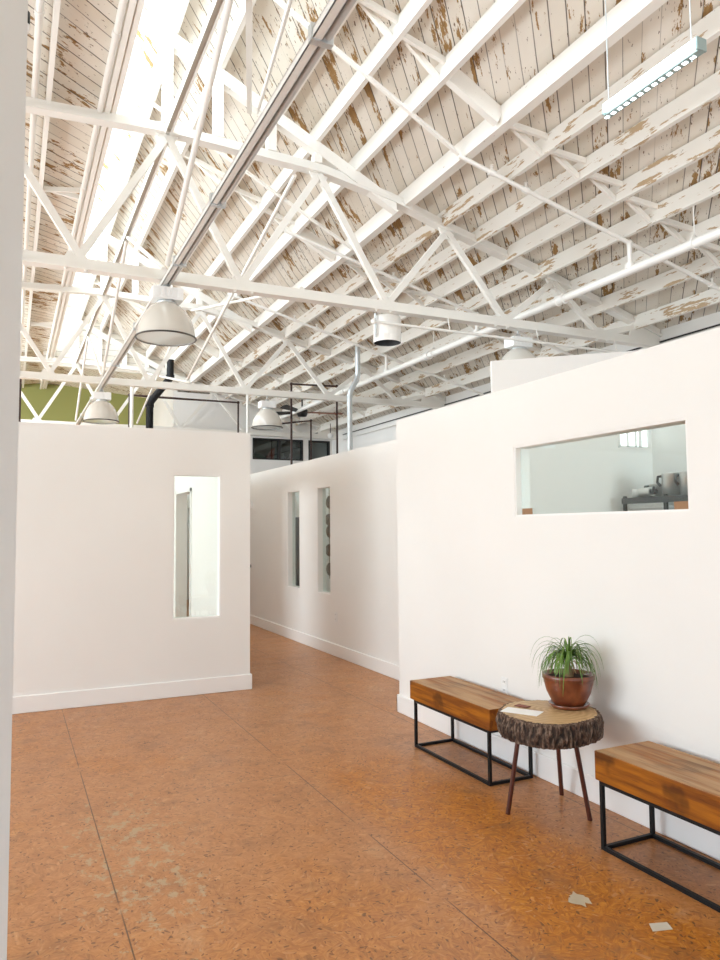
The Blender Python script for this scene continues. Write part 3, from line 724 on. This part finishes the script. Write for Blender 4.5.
# ------------------------------------------------------------------ furniture
def bench(x0,x1,y0,y1,z0,z1,fy0,fy1,label):
    t = thing('bench',label,'bench',((x0+x1)/2,(y0+y1)/2,0),'timber benches along the partition')
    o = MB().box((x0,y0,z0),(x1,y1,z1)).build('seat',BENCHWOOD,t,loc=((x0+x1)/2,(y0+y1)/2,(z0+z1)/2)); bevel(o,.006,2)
    s = .018; xa,xb = x0+.010, x1-.03
    for x in (xa,xb):
        for y in (fy0,fy1):
            MB().box((x,y-s/2,0),(x+s,y+s/2,z0)).build('leg',BLACK,t)
    for x in (xa,xb):
        MB().box((x,fy0+s/2,0),(x+s,fy1-s/2,s)).build('floor_rail',BLACK,t); MB().box((x,fy0+s/2,z0-s),(x+s,fy1-s/2,z0)).build('seat_rail',BLACK,t)
    for y in (fy0,fy1):
        MB().box((xa+s,y-s/2,0),(xb,y+s/2,s)).build('floor_rail',BLACK,t); MB().box((xa+s,y-s/2,z0-s),(xb,y+s/2,z0)).build('seat_rail',BLACK,t)
    return t
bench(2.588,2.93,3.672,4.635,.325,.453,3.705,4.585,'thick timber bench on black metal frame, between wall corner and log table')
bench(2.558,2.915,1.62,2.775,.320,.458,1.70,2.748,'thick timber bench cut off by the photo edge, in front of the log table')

# log-slice side table
TC = (2.615,3.165); ZT0,ZT1 = .428,.552
t = thing('side_table','log slice side table with shaggy bark edge and three dark red rod legs','table',(TC[0],TC[1],0))
def outline(a): return 0.262*(1+.035*math.sin(2*a+.6)+.025*math.sin(3*a+2.)+.015*math.sin(5*a))
nA,nZ = 220,18
mb = MB(); vs=[]
for j in range(nZ+1):
    z = ZT0+(ZT1-ZT0)*j/nZ
    for i in range(nA):
        a = 2*math.pi*i/nA; R = outline(a)
        p = Vector((math.cos(a)*12,math.sin(a)*12,z*9))
        ridge = abs(noise.noise(p*1.5))*2; fine_ = noise.noise(p*4.5)
        e = min(j,nZ-j)/nZ
        r = R + .004 + .010*(ridge-.35) + .006*fine_ - (.014 if e==0 else 0) + .012*math.sin(math.pi*j/nZ)
        vs.append((TC[0]+r*math.cos(a),TC[1]+r*math.sin(a),z+(0 if e==0 else .006*noise.noise(p*2))))
fs = [(j*nA+i,j*nA+(i+1)%nA,(j+1)*nA+(i+1)%nA,(j+1)*nA+i) for j in range(nZ) for i in range(nA)]
mb.add(vs,fs,False); mb.build('bark',BARK,t,loc=(TC[0],TC[1],ZT0))
mb = MB(); rim = [vs[nZ*nA+i] for i in range(nA)]
c_ = (TC[0],TC[1],ZT1+.001)
rings = [[(TC[0]+(p[0]-TC[0])*k,TC[1]+(p[1]-TC[1])*k,ZT1+.001-(.002 if k==1 else 0)) for p in rim] for k in (1,.96,.5)]
vv = [p for R in rings for p in R]+[c_]
ff = [(j*nA+i,j*nA+(i+1)%nA,(j+1)*nA+(i+1)%nA,(j+1)*nA+i) for j in range(2) for i in range(nA)] + [(2*nA+i,2*nA+(i+1)%nA,3*nA) for i in range(nA)]
mb.add(vv,ff); low_ = [vs[i] for i in range(nA)]
mb.add(low_+[(TC[0],TC[1],ZT0)],[(i,(i+1)%nA,nA) for i in range(nA)])
mb.build('table_top',RINGS,t,loc=(TC[0]+.03,TC[1],ZT1))
for (fx,fy),(tx,ty) in (((2.437,3.306),(2.475,3.245)),((2.885,3.40),(2.80,3.33)),((2.768,3.046),(2.69,3.06))):
    q = MB(); q.tube([(fx,fy,0),(tx,ty,ZT0+.01)],.0125,12); q.build('leg',REDLEG,t)

# potted ponytail palm
PC = (2.77,3.185); zb = ZT1+.002
t = thing('potted_plant','spiky ponytail palm in a brown glazed bowl pot on the log table','plant',(PC[0],PC[1],zb))
q = MB(); q.lathe([(.0005,.004),(.088,.004),(.104,.022),(.110,.022),(.094,0),(.0005,0)],40,(*PC,zb)); q.build('saucer',POT,t)
q = MB(); z_ = zb+.008
q.lathe([(.0005,0),(.078,0),(.096,.03),(.118,.075),(.131,.125),(.134,.142),(.139,.146),(.140,.168),(.134,.172),(.126,.168),(.122,.14),(.0005,.14)],48,(*PC,z_)); q.build('pot',POT,t)
q = MB(); q.lathe([(.124,.148),(.08,.152),(.0005,.155)],30,(*PC,z_)); q.build('soil',SOIL,t)
zs_ = z_+.15
q = MB(); q.tube([(PC[0],PC[1],zs_-.02),(PC[0]+.004,PC[1],zs_+.03),(PC[0]-.004,PC[1],zs_+.07),(PC[0]-.002,PC[1],zs_+.115)],[.032,.026,.015,.011],12); q.build('stem',STEM,t)
def leaves(n, dry, seed):
    R_ = random.Random(seed); q = MB()
    for k in range(n):
        a = R_.uniform(0,2*math.pi); L = R_.uniform(.16,.33) if not dry else R_.uniform(.2,.3); el = R_.uniform(.55,1.45) if not dry else R_.uniform(-.1,.5)
        p = Vector((PC[0]-.002+.008*math.cos(a),PC[1]+.008*math.sin(a),zs_+R_.uniform(.085,.12)))
        d = Vector((math.cos(a)*math.cos(el),math.sin(a)*math.cos(el),math.sin(el))); side = Vector((-math.sin(a),math.cos(a),0))
        m_ = 12; w0 = R_.uniform(.0032,.0052); g_ = R_.uniform(.42,.75); tw = R_.uniform(-.05,.05)
        c0=[];
        for i in range(m_+1):
            s_ = i/m_; w = w0*(1-s_**2*.9)
            c0.append((p.copy(), w))
            d = (d + Vector((0,0,-g_*(.35+s_))) + side*tw).normalized(); p = p + d*(L/m_)
            if p.x > 2.955: p.x = 2.955
            rr = math.hypot(p.x-PC[0],p.y-PC[1])
            if rr < .15 and p.z < zs_+.035: p.z = zs_+.035
            if p.z < ZT1+.02: p.z = ZT1+.02
        vs_=[]
        for (pp,w) in c0: vs_ += [pp-side*w, pp+Vector((0,0,-w*.5)), pp+side*w]
        q.add(vs_,[(3*i+j,3*i+j+1,3*i+j+4,3*i+j+3) for i in range(m_) for j in range(2)],True)
    return q
leaves(150,False,3).build('leaves',LEAF,t)
leaves(12,True,9).build('dry_leaves',DRYLEAF,t)
# flyer and red card on the table
def sheet(cx,cy,w,h,rz,z,th,name,m_,label,cat):
    R_ = Matrix.Rotation(rz,4,'Z'); q = MB()
    q.box((-w/2,-h/2,0),(w/2,h/2,th)); q.v = [tuple(R_@Vector(p)+Vector((cx,cy,z))) for p in q.v]
    return tag(q.build(name,m_,loc=(cx,cy,z)),label,cat)
sheet(2.475,3.215,.11,.20,.55,ZT1+.0015,.0015,'flyer',PAPER,'white paper flyer lying on the log table beside the pot','paper')
sheet(2.545,3.30,.045,.075,.3,ZT1+.004,.003,'card',RUST,'small rust red card on the far end of white flyer','card')
for k,(dx,dy) in enumerate(((-.02,-.045),(.01,-.03))): pass

# outlets, switches
def outlet(x,y,z,label,w=.07,h=.115,slots=True):
    t = thing('wall_outlet',label,'outlet',(x,y,z))
    o = MB().box((x-.006,y-w/2,z-h/2),(x,y+w/2,z+h/2)).build('plate',PLASTIC,t); bevel(o,.003,2)
    for dz in (-.027,.027):
        q = MB(); q.box((x-.0085,y-.017,z+dz-.015),(x-.0055,y+.017,z+dz+.015)); so = q.build('socket',TRIM,t)
        s_ = MB(); s_.box((x-.0092,y-.009,z+dz-.004),(x-.0084,y-.006,z+dz+.008)); s_.box((x-.0092,y+.006,z+dz-.004),(x-.0084,y+.009,z+dz+.008)); s_.build('slot',SLOT,so)
outlet(XR,4.035,.485,'white wall outlet on the partition between bench and plant')
outlet(XM,8.22,.468,'white wall outlet low on the hallway partition below its narrow windows')
o = MB().box((XM-.03,11.62,1.88),(XM+.002,11.70,2.0)).build('thermostat',PLASTIC); tag(o,'small grey thermostat high on hallway wall, at edge of left partition','thermostat')
o = MB().lathe([(.0005,0),(.03,0),(.03,.03),(.0005,.03)],16,(0,0,0)).build('door_knob',SLOT); o.rotation_euler=(0,-math.pi/2,0); o.location=(XM+.002,11.72,.935); tag(o,'small dark knob on the hallway wall at the edge of left partition','knob')
# floor marks lying on the boards
def patch(cx,cy,pts,z,name,m_,label,cat):
    q = MB(); q.prism_z([(cx+a,cy+b_) for a,b_ in pts],.0003,z); tag(q.build(name,m_),label,cat)
patch(2.276,2.141,[(-.05,-.012),(.03,-.035),(.05,.012),(-.02,.035)],.0012,'tape_scrap',TAPE,'pale tape scrap stuck to floor in front of the cropped bench','tape')
R_ = random.Random(4); pts=[(.045*(1+R_.uniform(-.45,.4))*math.cos(a),.055*(1+R_.uniform(-.45,.4))*math.sin(a)) for a in np.linspace(0,2*math.pi,17)[:-1]]
patch(2.148,2.442,pts,.0009,'glue_patch',SCUFF,'irregular pale glue patch on the floor, behind the tape scrap','mark')

# ------------------------------------------------------------------ kitchen seen through the window
ZK = 1.80
t = thing('storage_shelf','charcoal storage shelf with raised edge behind the kitchen window','shelf',(5.6,4.4,0))
for z in (ZK,ZK-.33,.9,.15):
    MB().box((5.35,3.30,z-.03),(5.92,5.31,z)).build('shelf_board',SHELFBLACK,t)
q = MB(); q.box((5.335,3.30,ZK-.055),(5.35,5.31,ZK+.002)); q.build('edge_lip',SHELFBLACK,t)
for x in (5.36,5.90):
    for y in (3.32,4.80,5.29): MB().box((x-.014,y-.014,0),(x+.014,y+.014,ZK+(.02 if x<5.5 else .0))).build('upright',BLACK,t)
def mug():
    t = thing('mug','small white mug with dark drawing on the kitchen shelf','mug',(5.47,5.245,ZK))
    q = MB(); q.lathe([(.0005,.002),(.04,.002),(.043,.09),(.039,.09),(.037,.01)],24,(5.47,5.245,ZK)); q.build('cup',PLASTIC,t)
    q = MB(); q.tube([(5.47-.02,5.245+.038,ZK+.075),(5.49,5.245+.07,ZK+.06),(5.49,5.245+.07,ZK+.035),(5.48,5.245+.038,ZK+.02)],.006,8); q.build('handle',PLASTIC,t)
    q = MB(); q.box((5.456,5.222,ZK+.03),(5.4615,5.247,ZK+.06)); q.build('drawing',SLOT,t)
mug()
t = thing('steel_grinder','steel cylinder lying on its side with black grip beside the mug','kitchenware',(5.44,5.09,ZK))
q = MB(); q.tube([(5.44,5.165,ZK+.052),(5.44,5.03,ZK+.052)],.045,20); q.build('cylinder',STAINLESS,t)
q = MB(); q.tube([(5.44,5.03,ZK+.055),(5.44,4.98,ZK+.055)],[.03,.024],14); q.tube([(5.42,5.0,ZK+.055),(5.39,4.96,ZK+.09)],.014,10); q.box((5.42,5.03,ZK),(5.46,5.15,ZK+.012)); q.build('grip',BLACKPLASTIC,t)
def steel(x,y,r,h,label,name,handle):
    t = thing(name,label,'kitchenware',(x,y,ZK))
    q = MB(); q.lathe([(.0005,.002),(r,.002),(r,h*.97),(r*1.04,h),(r*.96,h),(r*.95,.01)],32,(x,y,ZK)); q.build('body',STAINLESS,t)
    q = MB(); sg = handle; q.tube([(x-r*.55,y+sg*r*.80,ZK+h*.88),(x-r*.9,y+sg*r*1.05,ZK+h*.86),(x-r*.95,y+sg*r*1.1,ZK+h*.62),(x-r*.7,y+sg*r*.85,ZK+h*.45)],.013,10); q.build('handle',BLACKPLASTIC,t)
steel(5.60,5.09,.090,.13,'short wide stainless pot between lying cylinder and tall steel canister','steel_pot',1)
steel(5.47,4.83,.082,.215,'tall stainless canister with dark handle on the kitchen shelf','steel_canister',1)
steel(5.47,4.64,.075,.215,'stainless canister cut off by the kitchen window edge','steel_canister',1)
t = thing('storage_box','grey storage box under the top kitchen shelf board','box',(5.6,5.1,ZK-.33))
MB().box((5.40,4.88,ZK-.33),(5.85,5.26,ZK-.10)).build('tub',GREYBOX,t); o=MB().box((5.39,4.87,ZK-.10),(5.86,5.27,ZK-.075)).build('lid',PLASTIC,t)
for y,s_,w in ((3.80,'far','narrow end'),(2.59,'near','wide end')):
    o = MB().box((XR+.030,y-.05,1.612),(XR+.034,y+.05,1.652)).build('cardboard_tag',CARD); tag(o,'brown card tag in the kitchen window corner, '+('at the end away from the steel canisters' if s_=='far' else 'in front of the steel canisters'),'tag')
# things seen through the hallway windows
t = thing('hanging_garland','string of dried brown leaves hanging behind the hallway window nearer the bench','garland',(3.98,9.25,1.5))
q = MB(); q.tube([(3.98,9.34,.85),(3.98,9.34,2.44)],.006,8); q.build('cord',CORD,t)
for k,z in enumerate((1.90,1.66,1.50,1.24,.98)):
    q = MB(); s_ = .085+.012*(k%2); q.sphere((3.98,9.34+.01*((k%2)*2-1),z),s_,14,10,(.5,1.,.85 if k%2 else 1.05)); q.build('dried_leaf',DRIED,t)
MB().box((3.97,9.0,2.43),(3.99,9.6,2.45)).build('hanging_rod',CORD,t)
o = MB().box((4.05,10.55,0),(4.10,11.3,1.72)).build('pinboard',NAVY); tag(o,'navy blue board standing behind the farther narrow hallway window','board')
S('wall_studio', MB().box((5.6,5.7,0),(5.7,18.8,2.5)), WALL)
# shapes behind the far end windows
o = MB().sphere((6.08,19.3,3.38),.30,20,12,(1,.8,.8)).build('cushion',simple('bottle_green_cloth',(.03,.10,.05),.8)); tag(o,'dark green rounded cushion behind the far end window','cushion')
q = MB(); q.prism_y([(6.30,3.40),(6.52,3.40),(6.54,3.78),(6.42,3.62)],19.15,19.4); o=q.build('cushion',simple('orange_red_cloth',(.45,.06,.02),.8)); tag(o,'orange red pointed cushion beside the green one behind far window','cushion')
S('trim_ledge', MB().box((5.3,18.95,3.05),(8.1,20.5,3.13)), WALL)
for x in (6.85,7.05):
    q = MB(); q.lathe([(.0005,0),(.07,0),(.08,.1),(.075,.38),(.03,.46),(.03,.52),(.0005,.52)],18,(x,19.3,3.13)); tag(q.build('bottle',simple('pale_grey_glaze',(.35,.35,.36),.3) if not 'pale_grey_glaze' in bpy.data.materials else bpy.data.materials['pale_grey_glaze']),'tall pale grey bottle behind the far end window','bottle','bottles behind the far window')

# ------------------------------------------------------------------ light
def area(name, loc, rot, sx, sy, power, col):
    l = bpy.data.lights.new(name,'AREA'); l.shape='RECTANGLE'; l.size=sx; l.size_y=sy; l.energy=power; l.color=col
    o = bpy.data.objects.new(name,l); o.location=loc; o.rotation_euler=rot; COL.objects.link(o); return o
HP = math.pi/2
# daylight in the clerestory (faces +x), unseen front opening (faces +y), unseen side window (faces +x)
DAY = (.90,1.0,1.06)
area('clerestory_daylight',(.735,7.2,6.48),(0,-HP,0),1.0,22.0,380,DAY)
area('front_daylight',(-1.0,-3.98,1.75),(HP+.35,0,0),6.8,2.8,36,DAY)
area('side_daylight',(-5.38,4.1,2.0),(0,-HP-.45,0),2.7,4.9,320,DAY)
area('kitchen_fill',(4.55,-3.98,1.7),(HP+.1,0,0),2.2,1.9,230,DAY)  # unseen fill, added to brighten the kitchen behind the glass
area('office_fill',(-5.38,9.9,1.6),(0,-HP-.1,0),1.7,4.4,300,DAY)  # added fill from out of view, so the office reads bright
area('rear_fill',(-5.36,16.2,3.2),(0,-HP,.55),1.8,4.6,750,DAY)  # added unseen source that lifts the dim far end
w = bpy.data.worlds.new('sky'); SC.world = w; w.use_nodes = True
nt = w.node_tree; bg = nt.nodes['Background']
sky = nt.nodes.new('ShaderNodeTexSky'); sky.sky_type='NISHITA'; sky.sun_disc=False; sky.sun_elevation=math.radians(50)
nt.links.new(sky.outputs[0],bg.inputs[0]); bg.inputs[1].default_value=.25

SC.cycles.max_bounces=14; SC.cycles.diffuse_bounces=9; SC.cycles.transparent_max_bounces=16; SC.cycles.use_denoising=True
# ------------------------------------------------------------------ camera
f = 732.9
def nz(v): return v/np.linalg.norm(v)
ey = nz(np.array([10-360,532-480,f])); ex = np.array([1900-360,515-480,f]); ex = nz(ex-ey*ex.dot(ey)); ez = np.cross(ex,ey)
Wm = np.array([ex,ey,ez])
cam = bpy.data.cameras.new('camera'); co = bpy.data.objects.new('camera',cam); COL.objects.link(co)
R3 = Matrix(((Wm[0][0],-Wm[0][1],-Wm[0][2]),(Wm[1][0],-Wm[1][1],-Wm[1][2]),(Wm[2][0],-Wm[2][1],-Wm[2][2])))
co.matrix_world = Matrix.Translation((0,0,1.53)) @ R3.to_4x4()
cam.sensor_fit='VERTICAL'; cam.sensor_height=36; cam.sensor_width=27; cam.lens=f/960*36; cam.clip_start=.05; cam.clip_end=200
SC.camera = co
SC.view_settings.view_transform='Standard'; SC.view_settings.look='None'; SC.view_settings.gamma=1; SC.view_settings.exposure=.2; SC.view_settings.use_curve_mapping=False
for o in bpy.data.objects:
    if '_o' in o: del o['_o']
